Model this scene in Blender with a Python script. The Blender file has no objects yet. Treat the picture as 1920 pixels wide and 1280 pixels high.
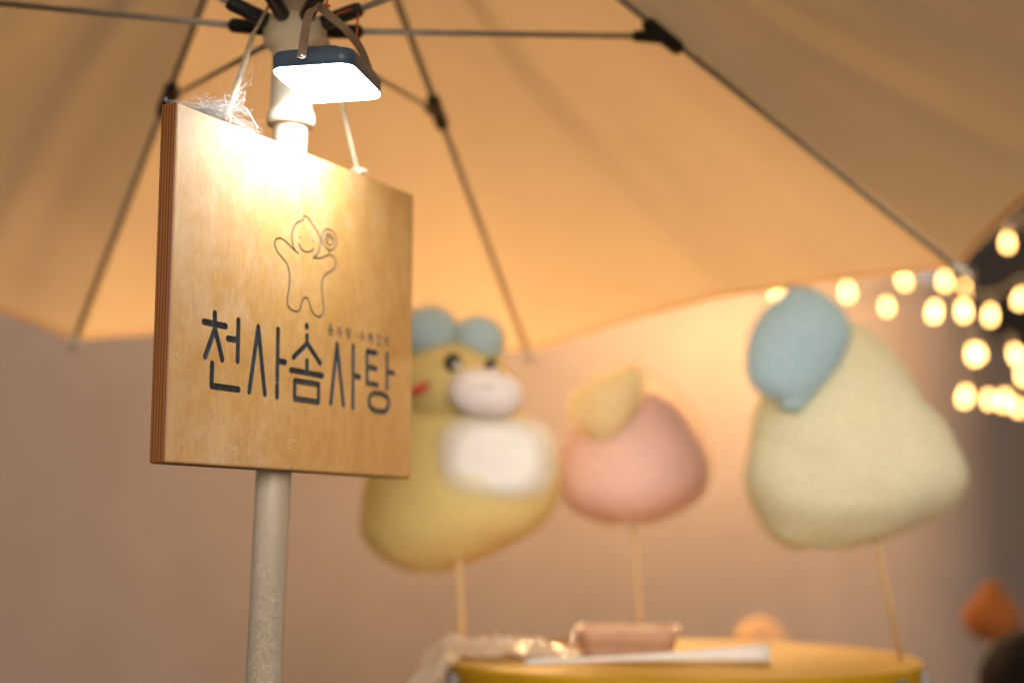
import bpy, bmesh, math, random
from mathutils import Vector, Matrix, noise

random.seed(7)
scn = bpy.context.scene
COL = scn.collection
R = math.radians

# ------------------------------------------------------------------ camera
CAM_Z = 1.45
PITCH = R(7.7095)
cam_d = bpy.data.cameras.new("camera")
cam = bpy.data.objects.new("camera", cam_d)
COL.objects.link(cam)
cam.location = (0, 0, CAM_Z)
cam.rotation_euler = (R(90) + PITCH, 0, 0)
cam_d.lens = 50
cam_d.sensor_width = 36
cam_d.clip_start = 0.05
cam_d.clip_end = 500
cam_d.dof.use_dof = True
cam_d.dof.focus_distance = 1.255
cam_d.dof.aperture_fstop = 1.9
cam_d.dof.aperture_blades = 0
scn.camera = cam

# ------------------------------------------------------------------ world: late dusk sky
world = bpy.data.worlds.new("World")
scn.world = world
world.use_nodes = True
wn = world.node_tree.nodes
sky = wn.new("ShaderNodeTexSky")
sky.sky_type = 'NISHITA'
sky.sun_disc = False
sky.sun_elevation = R(4.0)
sky.sun_rotation = R(174)
wn["Background"].inputs[1].default_value = 0.055
world.node_tree.links.new(sky.outputs[0], wn["Background"].inputs[0])

# soft low sun added behind the camera as front fill
fill_sun_d = bpy.data.lights.new("sun", 'SUN')
fill_sun_d.energy = 1.5
fill_sun_d.angle = R(30)
fill_sun_d.color = (1.0, 0.95, 0.89)
sun = bpy.data.objects.new("sun", fill_sun_d)
COL.objects.link(sun)
sun.location = (.8, -8, 2.2)
sun.rotation_euler = Vector((-math.sin(R(6)) * math.cos(R(4)), math.cos(R(6)) * math.cos(R(4)), -math.sin(R(4)))).to_track_quat('-Z', 'Y').to_euler()

# ------------------------------------------------------------------ exposure and render settings
scn.view_settings.view_transform = 'Standard'
scn.view_settings.look = 'None'
scn.view_settings.exposure = 0.85
scn.view_settings.gamma = 1.0
scn.render.engine = 'CYCLES'
scn.cycles.use_denoising = True
scn.cycles.max_bounces = 7
scn.cycles.diffuse_bounces = 3
scn.cycles.transparent_max_bounces = 12
scn.cycles.caustics_reflective = False
scn.cycles.caustics_refractive = False

LED_POWER = 44.0
BULB_POWER = 1560.0

# ------------------------------------------------------------------ helpers
FPX = 50 / 36 * 1920
SP, CP = math.sin(PITCH), math.cos(PITCH)


def at(px, py, dist):
    """world point seen at that place of the photograph, dist metres ahead"""
    r, u = px - 960, 640 - py
    d = Vector((r, FPX * CP - u * SP, FPX * SP + u * CP))
    p = d * (dist / d.y)
    p.z += CAM_Z
    return p


def link(o, parent=None):
    COL.objects.link(o)
    if parent is not None:
        o.parent = parent
    return o


def tag(o, label=None, cat=None, group=None, kind=None):
    if label: o["label"] = label
    if cat: o["category"] = cat
    if group: o["group"] = group
    if kind: o["kind"] = kind
    return o


def empty(name, loc=(0, 0, 0), rz=0.0, label=None, cat=None, group=None):
    o = bpy.data.objects.new(name, None)
    o.location = loc
    o.rotation_euler = (0, 0, rz)
    o.empty_display_size = 0.05
    link(o)
    return tag(o, label, cat, group)


def mesh_obj(name, verts, faces, mats, parent=None, smooth=True, local=None):
    """verts in world space unless local given; origin moved to the parent's location"""
    me = bpy.data.meshes.new(name)
    off = Vector((0, 0, 0))
    if parent is not None and local is None:
        off = Vector(parent.location)
        if parent.parent is not None:
            off = off + Vector(parent.parent.location)
    me.from_pydata([tuple(Vector(v) - off) for v in verts], [], faces)
    for m in (mats if isinstance(mats, (list, tuple)) else [mats]):
        me.materials.append(m)
    me.polygons.foreach_set("use_smooth", [smooth] * len(me.polygons))
    me.update()
    return link(bpy.data.objects.new(name, me), parent)


def bm_obj(name, bm, mats, parent=None, smooth=False):
    me = bpy.data.meshes.new(name)
    bmesh.ops.recalc_face_normals(bm, faces=bm.faces)
    bm.to_mesh(me)
    bm.free()
    for m in (mats if isinstance(mats, (list, tuple)) else [mats]):
        me.materials.append(m)
    me.polygons.foreach_set("use_smooth", [smooth] * len(me.polygons))
    return link(bpy.data.objects.new(name, me), parent)


def frame_for(d):
    d = d.normalized()
    a = Vector((0, 0, 1)) if abs(d.z) < 0.9 else Vector((1, 0, 0))
    x = d.cross(a).normalized()
    return x, d.cross(x).normalized()


def tube_geo(pts, rad, sides=10, cap=True):
    pts = [Vector(p) for p in pts]
    n = len(pts)
    rads = rad if isinstance(rad, (list, tuple)) else [rad] * n
    V, Fc = [], []
    x = y = None
    for i, p in enumerate(pts):
        d = (pts[min(i + 1, n - 1)] - pts[max(i - 1, 0)])
        if d.length < 1e-9: d = Vector((0, 0, 1))
        d.normalize()
        if x is None:
            x, y = frame_for(d)
        else:
            x = (x - d * x.dot(d)).normalized()
            y = d.cross(x).normalized()
        for k in range(sides):
            a = 2 * math.pi * k / sides
            V.append(p + (x * math.cos(a) + y * math.sin(a)) * rads[i])
    for i in range(n - 1):
        for k in range(sides):
            a, b = i * sides + k, i * sides + (k + 1) % sides
            Fc.append((a, b, b + sides, a + sides))
    if cap:
        Fc.append(tuple(range(sides - 1, -1, -1)))
        Fc.append(tuple((n - 1) * sides + k for k in range(sides)))
    return V, Fc


def merge(*geos):
    V, Fc = [], []
    for v, f in geos:
        o = len(V)
        V += list(v)
        Fc += [tuple(i + o for i in q) for q in f]
    return V, Fc


def lathe_geo(profile, base, axis=Vector((0, 0, 1)), sides=40):
    """profile [(radius, height)] turned about axis through base"""
    base = Vector(base)
    x, y = frame_for(axis)
    V, Fc = [], []
    for r, h in profile:
        for k in range(sides):
            a = 2 * math.pi * k / sides
            V.append(base + axis * h + (x * math.cos(a) + y * math.sin(a)) * r)
    for i in range(len(profile) - 1):
        for k in range(sides):
            a, b = i * sides + k, i * sides + (k + 1) % sides
            Fc.append((a, b, b + sides, a + sides))
    Fc.append(tuple(range(sides - 1, -1, -1)))
    Fc.append(tuple((len(profile) - 1) * sides + k for k in range(sides)))
    return V, Fc


def box_bm(sx, sy, sz, bevel=0.0, seg=2, centre=(0, 0, 0), rot=None):
    bm = bmesh.new()
    bmesh.ops.create_cube(bm, size=1)
    bmesh.ops.scale(bm, vec=(sx, sy, sz), verts=bm.verts)
    if bevel:
        bmesh.ops.bevel(bm, geom=list(bm.edges), offset=bevel, segments=seg, affect='EDGES', profile=0.5)
    if rot is not None:
        bmesh.ops.transform(bm, matrix=rot, verts=bm.verts)
    bmesh.ops.translate(bm, vec=centre, verts=bm.verts)
    return bm


def catmull(P, n):
    P = [Vector(p) for p in P]
    out = []
    m = len(P)
    for i in range(m - 1):
        p0, p1, p2, p3 = P[max(i - 1, 0)], P[i], P[i + 1], P[min(i + 2, m - 1)]
        for k in range(n):
            t = k / n
            out.append(0.5 * ((2 * p1) + (p2 - p0) * t + (2 * p0 - 5 * p1 + 4 * p2 - p3) * t * t + (3 * p1 - p0 - 3 * p2 + p3) * t ** 3))
    out.append(P[-1])
    return out


# ------------------------------------------------------------------ materials
class NT:
    def __init__(s, name):
        s.m = bpy.data.materials.new(name)
        s.m.use_nodes = True
        s.t = s.m.node_tree
        s.n = s.t.nodes
        s.b = s.n["Principled BSDF"]
        s.out = s.n["Material Output"]

    def new(s, typ, **kw):
        nd = s.n.new(typ)
        for k, v in kw.items():
            setattr(nd, k, v)
        return nd

    def lk(s, a, b):
        s.t.links.new(a, b)

    def coord(s, scale=(1, 1, 1), kind="Object"):
        tc = s.new("ShaderNodeTexCoord")
        mp = s.new("ShaderNodeMapping")
        mp.inputs["Scale"].default_value = scale
        s.lk(tc.outputs[kind], mp.inputs[0])
        return mp.outputs[0]

    def noise(s, vec, scale, detail=4, rough=0.55, dist=0.0):
        nd = s.new("ShaderNodeTexNoise")
        nd.inputs["Scale"].default_value = scale
        nd.inputs["Detail"].default_value = detail
        nd.inputs["Roughness"].default_value = rough
        nd.inputs["Distortion"].default_value = dist
        s.lk(vec, nd.inputs["Vector"])
        return nd.outputs["Fac"]

    def ramp(s, fac, stops):
        r = s.new("ShaderNodeValToRGB")
        e = r.color_ramp.elements
        while len(e) < len(stops):
            e.new(0.5)
        for i, (p, c) in enumerate(stops):
            e[i].position = p
            e[i].color = tuple(c) + (1,) if len(c) == 3 else c
        s.lk(fac, r.inputs[0])
        return r.outputs[0]

    def mix(s, fac, a, b, mode='MIX'):
        m = s.new("ShaderNodeMix", data_type='RGBA', blend_type=mode)
        for sock, v in ((m.inputs[0], fac), (m.inputs[6], a), (m.inputs[7], b)):
            if hasattr(v, "node"):
                s.lk(v, sock)
            elif isinstance(v, (int, float)):
                sock.default_value = v
            else:
                sock.default_value = tuple(v) + (1,)
        return m.outputs[2]

    def math(s, op, a, b=None, clamp=False):
        m = s.new("ShaderNodeMath", operation=op, use_clamp=clamp)
        for i, v in enumerate((a, b)):
            if v is None: continue
            if hasattr(v, "node"):
                s.lk(v, m.inputs[i])
            else:
                m.inputs[i].default_value = v
        return m.outputs[0]

    def bump(s, h, strength=0.3, dist=0.001):
        b = s.new("ShaderNodeBump")
        b.inputs["Strength"].default_value = strength
        b.inputs["Distance"].default_value = dist
        s.lk(h, b.inputs["Height"])
        s.lk(b.outputs[0], s.b.inputs["Normal"])

    def base(s, c):
        if hasattr(c, "node"):
            s.lk(c, s.b.inputs["Base Color"])
        else:
            s.b.inputs["Base Color"].default_value = tuple(c) + (1,)


def simple(name, col, rough=0.5, metal=0.0, var=0.12, nscale=30, bump=0.0, bdist=0.001, bscale=None, spec=0.5):
    m = NT(name)
    v = m.coord()
    f = m.noise(v, nscale, 5)
    lo = [c * (1 - var) for c in col]
    hi = [min(1, c * (1 + var)) for c in col]
    m.base(m.ramp(f, [(0.3, lo), (0.7, hi)]))
    m.b.inputs["Roughness"].default_value = rough
    m.b.inputs["Metallic"].default_value = metal
    m.b.inputs["Specular IOR Level"].default_value = spec
    if bump:
        m.bump(m.noise(v, bscale or nscale * 8, 3), bump, bdist)
    return m.m


def wood_face():
    m = NT("varnished_plywood_face")
    grain = m.noise(m.coord((520, 1, 34)), 1.0, 5, 0.62, 0.3)
    broad = m.noise(m.coord((22, 1, 7)), 1.0, 4, 0.6, 0.4)
    wood = m.ramp(grain, [(0.25, (0.50, 0.255, 0.068)), (0.75, (0.65, 0.365, 0.118))])
    wood = m.mix(m.ramp(broad, [(0.35, (0, 0, 0)), (0.75, (1, 1, 1))]), wood, m.mix(0.55, wood, (0.70, 0.43, 0.17)))
    mott = m.noise(m.coord((60, 1, 45)), 1.0, 5, 0.7, 1.0)
    wood = m.mix(m.ramp(mott, [(0.35, (0.34,) * 3), (0.62, (0, 0, 0))]), wood, (0.38, 0.17, 0.04))
    # sugar dust rubbed over the varnish, thickest in the upper corner near the twine
    tc = m.new("ShaderNodeTexCoord")
    sep = m.new("ShaderNodeSeparateXYZ")
    m.lk(tc.outputs["Object"], sep.inputs[0])
    bias_z = m.math('MULTIPLY', m.math('SUBTRACT', m.math('ABSOLUTE', m.math('SUBTRACT', sep.outputs[2], 0.10)), 0.07), 1.5)
    bias_x = m.math('MULTIPLY', m.math('SUBTRACT', 0.14, sep.outputs[0]), 1.5)
    cloud = m.noise(m.coord((26, 1, 20)), 1.0, 6, 0.65, 0.6)
    dust = m.math('ADD', m.math('ADD', cloud, bias_z), bias_x)
    streak = m.noise(m.coord((200, 1, 60)), 1.0, 6, 0.75, 0.5)
    dust = m.math('MULTIPLY', m.math('SUBTRACT', dust, 0.44), m.math('MULTIPLY', streak, 2.4), clamp=True)
    col = m.mix(m.math('MULTIPLY', dust, 0.48, clamp=True), wood, (0.78, 0.72, 0.64))
    # fine crystals
    vor = m.new("ShaderNodeTexVoronoi", feature='F1')
    vor.inputs["Scale"].default_value = 260
    m.lk(m.coord((1, 0.1, 1)), vor.inputs["Vector"])
    patch = m.noise(m.coord((18, 1, 18)), 1.0, 5, 0.7)
    low = m.math('MULTIPLY', m.math('SUBTRACT', 0.13, sep.outputs[2]), 1.1)
    sm = m.math('LESS_THAN', vor.outputs["Distance"], m.math('MULTIPLY', m.math('ADD', m.math('SUBTRACT', patch, 0.535), low), 0.8))
    col = m.mix(m.math('MULTIPLY', sm, 0.55), col, (0.86, 0.80, 0.70))
    m.base(col)
    m.lk(m.ramp(m.math('ADD', dust, m.math('MULTIPLY', cloud, 0.3)), [(0.1, (0.50,) * 3), (0.9, (0.75,) * 3)]), m.b.inputs["Roughness"])
    m.b.inputs['Specular IOR Level'].default_value = 0.35
    m.bump(m.math('ADD', grain, m.math('MULTIPLY', sm, 1.4)), 0.18, 0.0004)
    return m.m


def wood_edge():
    m = NT("plywood_edge_layers")
    tc = m.new("ShaderNodeTexCoord")
    sep = m.new("ShaderNodeSeparateXYZ")
    m.lk(tc.outputs["Object"], sep.inputs[0])
    wob = m.math('MULTIPLY', m.noise(m.coord((6, 1, 6)), 1.0, 3), 0.0008)
    y = m.math('ADD', sep.outputs[1], wob)
    w = m.math('SINE', m.math('MULTIPLY', y, 2 * math.pi / 0.0031))
    f = m.math('ADD', m.math('MULTIPLY', w, 0.5), 0.5)
    grain = m.noise(m.coord((14, 500, 14)), 1.0, 4)
    f = m.math('ADD', f, m.math('MULTIPLY', m.math('SUBTRACT', grain, 0.5), 0.7))
    m.base(m.ramp(f, [(0.15, (0.13, 0.042, 0.011)), (0.45, (0.23, 0.082, 0.021)), (0.95, (0.31, 0.120, 0.032))]))
    m.b.inputs["Roughness"].default_value = 0.5
    m.bump(f, 0.3, 0.0004)
    return m.m


def slate_paint():
    m = NT("slate_black_engraving_paint")
    v = m.coord((1, 0.2, 1))
    f = m.noise(v, 160, 5, 0.7)
    scr = m.noise(m.coord((900, 20, 120)), 1.0, 3, 0.7)
    c = m.ramp(f, [(0.35, (0.020, 0.025, 0.034)), (0.75, (0.055, 0.065, 0.080))])
    m.base(m.mix(m.math('MULTIPLY', m.math('GREATER_THAN', scr, 0.64), 0.4), c, (0.42, 0.44, 0.46)))
    m.b.inputs["Roughness"].default_value = 0.42
    m.bump(f, 0.3, 0.0004)
    return m.m


def fabric(name, col, trans=0.55, weave=0.0):
    m = NT(name)
    v = m.coord()
    f = m.noise(v, 3.2, 4, 0.6, 0.5)
    fine = m.noise(v, 700, 2)
    lo = [c * 0.92 for c in col]
    c = m.ramp(f, [(0.3, lo), (0.7, col)])
    c = m.mix(m.math('MULTIPLY', fine, 0.14), c, [x * 0.8 for x in col])
    d = m.new("ShaderNodeBsdfDiffuse")
    t = m.new("ShaderNodeBsdfTranslucent")
    mx = m.new("ShaderNodeMixShader")
    mx.inputs[0].default_value = trans
    m.lk(c, d.inputs[0])
    m.lk(c, t.inputs[0])
    m.lk(d.outputs[0], mx.inputs[1])
    m.lk(t.outputs[0], mx.inputs[2])
    m.lk(mx.outputs[0], m.out.inputs[0])
    return m.m


FLOSS_COL = {}


def floss(name, col, trans=0.24, fade=False):
    """spun sugar: matt fibres that let light through; fade thins the fibres towards the rim of a patch"""
    FLOSS_COL[name] = col
    m = NT(name)
    v = m.coord()
    f = m.noise(v, 26, 6, 0.65, 0.8)
    fib = m.noise(m.coord((60, 60, 260)), 1.0, 5, 0.7, 1.2)
    lo = [c * 0.92 for c in col]
    hi = [min(0.96, c * 1.08 + 0.015) for c in col]
    c = m.mix(0.35, m.ramp(f, [(0.3, lo), (0.7, hi)]), m.ramp(fib, [(0.35, lo), (0.7, hi)]))
    m.base(c)
    m.b.inputs["Roughness"].default_value = 0.9
    m.b.inputs["Specular IOR Level"].default_value = 0.1
    m.b.inputs["Sheen Weight"].default_value = 0.2
    m.b.inputs["Sheen Roughness"].default_value = 0.5
    m.bump(m.math('ADD', f, m.math('MULTIPLY', fib, 0.3)), 0.2, 0.005)
    t = m.new("ShaderNodeBsdfTranslucent")
    m.lk(c, t.inputs[0])
    mx = m.new("ShaderNodeMixShader")
    mx.inputs[0].default_value = trans
    m.lk(m.b.outputs[0], mx.inputs[1])
    m.lk(t.outputs[0], mx.inputs[2])
    res = mx.outputs[0]
    if fade:
        tc = m.new("ShaderNodeTexCoord")
        sep = m.new("ShaderNodeSeparateXYZ")
        m.lk(tc.outputs["Generated"], sep.inputs[0])
        dx = m.math('POWER', m.math('ABSOLUTE', m.math('SUBTRACT', sep.outputs[0], 0.5)), 3.0)
        dz = m.math('POWER', m.math('ABSOLUTE', m.math('SUBTRACT', sep.outputs[2], 0.5)), 3.0)
        r = m.math('MULTIPLY', m.math('POWER', m.math('ADD', dx, dz), 1 / 3.0), 2.0)
        r = m.math('ADD', r, m.math('MULTIPLY', m.math('SUBTRACT', fib, 0.5), 0.25))
        a = m.ramp(r, [(0.50, (1, 1, 1)), (1.0, (0, 0, 0))])
        tr = m.new("ShaderNodeBsdfTransparent")
        m2 = m.new("ShaderNodeMixShader")
        m.lk(a, m2.inputs[0])
        m.lk(tr.outputs[0], m2.inputs[1])
        m.lk(res, m2.inputs[2])
        res = m2.outputs[0]
    m.lk(res, m.out.inputs[0])
    return m.m


def emitter(name, col, strength):
    m = NT(name)
    e = m.new("ShaderNodeEmission")
    e.inputs[0].default_value = tuple(col) + (1,)
    e.inputs[1].default_value = strength
    m.lk(e.outputs[0], m.out.inputs[0])
    return m.m


def clear_film(name, col, alpha=0.4, rough=0.15):
    m = NT(name)
    m.base(col)
    v = m.coord()
    m.b.inputs["Roughness"].default_value = rough
    m.b.inputs["Alpha"].default_value = alpha
    m.bump(m.noise(v, 40, 4, 0.6, 1.0), 0.5, 0.004)
    return m.m


M = {}
M["wood"] = wood_face()
M["edge"] = wood_edge()
M["slate"] = slate_paint()
M["groove"] = simple("groove_wall_lit_tone", (0.085, 0.095, 0.11), 0.6, var=0.3, nscale=200)  # walls toned lighter than the floor paint, imitating their lit rims
M["canopy"] = fabric("parasol_canvas", (0.93, 0.70, 0.45), 0.66)
M["hem"] = fabric("parasol_hem", (0.91, 0.69, 0.45), 0.7)
M["tent"] = fabric("tent_wall_fabric", (0.222, 0.176, 0.155), 0.05)
M["cream"] = simple("cream_plastic", (0.84, 0.79, 0.62), 0.4, var=0.05, nscale=40)
M["black"] = simple("black_plastic", (0.020, 0.021, 0.024), 0.42, var=0.2, nscale=90, bump=0.15)
M["rod"] = simple("grey_coated_steel_rod", (0.64, 0.60, 0.52), 0.4, var=0.1, nscale=60)
M["rod_dark"] = simple("dull_grey_metal", (0.20, 0.20, 0.21), 0.5, metal=0.6)
M["jute"] = simple("pale_jute", (0.62, 0.52, 0.36), 0.85, var=0.2, nscale=300, bump=0.6, bdist=0.0006, bscale=1200)
M["cord_orange"] = simple("orange_cord", (0.62, 0.13, 0.035), 0.7, var=0.15, nscale=200)
M["lamp_body"] = simple("navy_lamp_plastic", (0.06, 0.105, 0.175), 0.38, var=0.1, nscale=50, bump=0.12, bdist=0.0004, bscale=900)
M["strap"] = simple("brushed_tan_metal", (0.50, 0.40, 0.33), 0.35, metal=0.85, var=0.12, nscale=120)
M["steel"] = simple("bright_steel", (0.7, 0.68, 0.66), 0.25, metal=1.0, var=0.05)
M["led"] = emitter("cool_white_led_diffuser", (0.90, 0.97, 1.0), LED_POWER)
M["bulb"] = emitter("warm_filament_bulb", (1.0, 0.61, 0.275), BULB_POWER)
M["bulb_dim"] = emitter("warm_filament_bulb_dim", (1.0, 0.50, 0.15), BULB_POWER * 0.0062)
M["socket"] = simple("dark_bulb_socket", (0.03, 0.025, 0.02), 0.5)
M["yellow_paint"] = simple("yellow_enamel", (0.46, 0.25, 0.008), 0.6, var=0.1, nscale=14, bump=0.08, bdist=0.001, bscale=60, spec=0.2)
M["floss_yellow"] = floss("yellow_floss", (0.99, 0.82, 0.44))
M["floss_cream"] = floss("pale_yellow_floss", (0.96, 0.92, 0.74))
M["floss_white"] = floss("white_floss", (0.88, 0.86, 0.80))
M["floss_crest"] = floss("pale_apricot_floss", (0.97, 0.85, 0.60))
M["floss_bib"] = floss("white_bib_floss", (0.96, 0.94, 0.88), 0.05, True)
M["floss_blue"] = floss("pale_blue_floss", (0.66, 0.82, 0.89))
M["floss_pink"] = floss("pink_floss", (0.95, 0.75, 0.71))
M["floss_rose"] = floss("pale_pink_floss", (0.96, 0.85, 0.84), 0.05)
M["floss_peach"] = floss("peach_floss", (0.92, 0.66, 0.40))
M["floss_orange"] = floss("orange_floss", (0.40, 0.15, 0.04))
M["red"] = floss("red_floss", (0.72, 0.10, 0.06))
M["eye"] = simple("dark_chocolate_eye", (0.02, 0.012, 0.008), 0.3)
M["bamboo"] = simple("bamboo_stick", (0.62, 0.43, 0.20), 0.6, var=0.15, nscale=80)
M["sugar"] = simple("spun_sugar_fibre", (0.62, 0.60, 0.58), 0.5, var=0.04)
M["shadow_brown"] = simple("shadow_brown_card", (0.50, 0.27, 0.09), 0.8, var=0.15, nscale=40)
M["pinkbox"] = simple("pinkish_card_box", (0.66, 0.42, 0.30), 0.4, var=0.1, nscale=30)
M["paper"] = simple("white_paper", (0.78, 0.74, 0.70), 0.75, var=0.05, nscale=30, bump=0.4, bdist=0.003, bscale=60)
M["film"] = clear_film("crumpled_clear_film", (0.88, 0.76, 0.62), 0.5, 0.12)
M["dark_wood"] = simple("dark_stained_timber", (0.028, 0.015, 0.008), 0.7, var=0.3, nscale=12)
M["plank"] = simple("plain_timber", (0.26, 0.15, 0.07), 0.6, var=0.2, nscale=12)
M["asphalt"] = simple("asphalt_ground", (0.05, 0.048, 0.045), 0.85, var=0.25, nscale=40, bump=0.4, bdist=0.004, bscale=220)
M["render_wall"] = simple("dark_building_render", (0.022, 0.015, 0.011), 0.9, var=0.3, nscale=2)
M["hair"] = simple("black_hair", (0.008, 0.005, 0.004), 0.8, var=0.3, nscale=120, bump=0.3, bdist=0.002, bscale=300, spec=0.08)
M["skin"] = simple("skin", (0.52, 0.30, 0.20), 0.5, var=0.05, nscale=30)
M["coat"] = simple("dark_coat_cloth", (0.025, 0.022, 0.025), 0.85, var=0.2, nscale=60)
M["window"] = simple("dark_window_glass", (0.02, 0.02, 0.025), 0.1)


def pole_mat():
    m = NT("beige_wrinkle_coat_pole")
    tc = m.new("ShaderNodeTexCoord")
    sep = m.new("ShaderNodeSeparateXYZ")
    m.lk(tc.outputs["Object"], sep.inputs[0])
    v = m.coord((1, 1, 0.8))
    wr = m.noise(v, 300, 3, 0.6, 1.6)
    f = m.noise(v, 18, 5)
    m.base(m.ramp(f, [(0.3, (0.46, 0.385, 0.29)), (0.7, (0.55, 0.47, 0.365))]))
    m.b.inputs["Roughness"].default_value = 0.42
    amt = m.ramp(m.math('ADD', m.math('SUBTRACT', 1.47, sep.outputs[2]), m.math('MULTIPLY', f, 0.08)), [(0.02, (0.12,) * 3), (0.14, (1,) * 3)])
    m.bump(m.math('MULTIPLY', wr, amt), 1.0, 0.0035)
    return m.m


M["pole"] = pole_mat()

# ================================================================== SETTING
def quad_sheet(name, pts, mat, nu=1, nv=1, fold=0.0, parent=None, seed=0.0):
    a, b, c, d = [Vector(p) for p in pts]
    nrm = (b - a).cross(d - a).normalized()
    V, Fc = [], []
    for j in range(nv + 1):
        for i in range(nu + 1):
            s, t = i / nu, j / nv
            p = (a * (1 - s) + b * s) * (1 - t) + (d * (1 - s) + c * s) * t
            if fold:
                p = p + nrm * (fold * (noise.noise(Vector((s * 9 + seed, t * 0.7, seed))) + 0.5 * noise.noise(Vector((s * 22, t * 1.5, seed + 4)))))
            V.append(p)
    for j in range(nv):
        for i in range(nu):
            k = j * (nu + 1) + i
            Fc.append((k, k + 1, k + nu + 2, k + nu + 1))
    return mesh_obj(name, V, Fc, mat, parent)


g = quad_sheet("ground", [(-60, -40, 0), (60, -40, 0), (60, 80, 0), (-60, 80, 0)], M["asphalt"])
tag(g, kind="structure")

WALL_Y = 5.2
wall_root = empty("tent_wall", (0, WALL_Y, 0), 0, "pale beige tent wall hanging behind the candy stall, glowing near the bulbs", "tent wall")
wp = [(-4.2 + 0.09 * i, WALL_Y) for i in range(61)]
for i in range(1, 13):
    a = R(62) * i / 12
    wp.append((1.2 + 0.75 * math.sin(a), WALL_Y + 0.75 * (1 - math.cos(a))))
ex_, ey_ = wp[-1]
for i in range(1, 13):
    wp.append((ex_ + 0.14 * i * math.cos(R(62)), ey_ + 0.14 * i * math.sin(R(62))))
V, Fc = [], []
NZ = 8
for i, (x, y) in enumerate(wp):
    top = 2.52 - 0.26 * max(0.0, min(1.0, (x - 1.25) / 0.7))
    f = 0.010 * (noise.noise(Vector((x * 1.6, 0, 2))) + 0.5 * noise.noise(Vector((x * 4, 1, 2))))
    for k in range(NZ + 1):
        V.append((x, y + f * (0.4 + 0.6 * k / NZ), 0.02 + (top - 0.02) * k / NZ))
for i in range(len(wp) - 1):
    for k in range(NZ):
        q = i * (NZ + 1) + k
        Fc.append((q, q + NZ + 1, q + NZ + 2, q + 1))
mesh_obj("fabric_panel", V, Fc, M["tent"], wall_root)
mesh_obj("top_rail", *tube_geo([(-4.25, WALL_Y, 2.54), (1.3, WALL_Y, 2.54)], 0.022), M["rod"], wall_root)

eave = empty("timber_eave", (0, 5.25, 2.56), 0, "dark stained timber eave above the tent wall, behind the string lights", "eave")
for k, (z, y0, y1) in enumerate([(2.50, 4.82, 4.94), (2.62, 4.94, 5.06)]):
    bm = box_bm(11.0, y1 - y0, 0.11, 0.008, 2, (0, (y0 + y1) / 2 - 5.0, z - 2.46))
    bm_obj("fascia_board", bm, M["dark_wood"], eave)
for k in range(10):
    bm = box_bm(0.09, 1.4, 0.12, 0.006, 1, (-5 + k * 1.1, 0.75, 0.27))
    bm_obj("rafter", bm, M["dark_wood"], eave)
bm = box_bm(11.2, 1.7, 0.03, 0.004, 1, (0, 0.7, 0.36))
bm_obj("roof_deck", bm, M["dark_wood"], eave)
for x in (-5.3, 4.6):
    bm = box_bm(0.12, 0.12, 2.46, 0.008, 1, (x, -0.1, -1.23))
    bm_obj("post", bm, M["dark_wood"], eave)

bld = empty("dark_building", (4.2, 9.6, 0), 0, "dark unlit building standing behind the tents at the right edge", "building")
bm_obj("wall", box_bm(7.0, 3.0, 6.0, 0.02, 1, (0, 0, 3.0)), M["render_wall"], bld)
for k in range(3):
    wdw = bm_obj("window", box_bm(0.9, 0.06, 1.2, 0.01, 1, (-2.2 + k * 2.0, -1.52, 2.6)), M["window"], bld)
    bm_obj("frame", box_bm(1.06, 0.05, 0.08, 0.01, 1, (-2.2 + k * 2.0, -1.53, 1.96)), M["dark_wood"], wdw)

# ================================================================== STRING LIGHTS
def bulb_mesh(mat="bulb"):
    prof = [(0.0005, -0.050), (0.006, -0.0495), (0.0105, -0.045), (0.0130, -0.038), (0.0130, -0.030), (0.0105, -0.018), (0.0075, -0.007), (0.006, 0.0)]
    V, Fc = lathe_geo(prof, (0, 0, 0), sides=8)
    me = bpy.data.meshes.new("bulb")
    me.from_pydata([tuple(v) for v in V], [], Fc)
    me.materials.append(M[mat])
    me.polygons.foreach_set("use_smooth", [True] * len(me.polygons))
    return me


def socket_mesh():
    V, Fc = lathe_geo([(0.008, -0.004), (0.010, 0.0), (0.010, 0.026), (0.006, 0.034), (0.003, 0.042)], (0, 0, 0), sides=12)
    me = bpy.data.meshes.new("socket")
    me.from_pydata([tuple(v) for v in V], [], Fc)
    me.materials.append(M["socket"])
    return me


BULB, BULB_DIM, SOCK = bulb_mesh(), bulb_mesh("bulb_dim"), socket_mesh()


def strand(spots, label, ends, bright=()):
    """spots: (px, py, distance) of each bulb; ends: where the cord is tied"""
    pts = [at(*s) for s in spots]
    root = empty("string_light", pts[0], 0, label, "string lights", "strings of warm bulbs by the tent")
    off = Vector(pts[0])
    cord = [Vector(ends[0])] + [p + Vector((0, 0, 0.055)) for p in pts] + [Vector(ends[1])]
    path = []
    for a, b in zip(cord[:-1], cord[1:]):
        L = (b - a).length
        for k in range(6):
            t = k / 6
            p = a.lerp(b, t)
            p.z -= 0.10 * L * 4 * t * (1 - t) * 0.5
            path.append(p)
    path.append(cord[-1])
    mesh_obj("cord", *tube_geo(path, 0.0035, 6), M["socket"], root)
    for i, p in enumerate(pts):
        b = link(bpy.data.objects.new("bulb", BULB if i in bright else BULB_DIM), root)
        b.location = p + Vector((0, 0, 0.022)) - off
        b.rotation_euler = (random.uniform(-.3, .3), random.uniform(-.3, .3), 0)
        b.scale = (random.uniform(.7, 1.02),) * 3
        s = link(bpy.data.objects.new("socket", SOCK), b)
    return root


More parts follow.
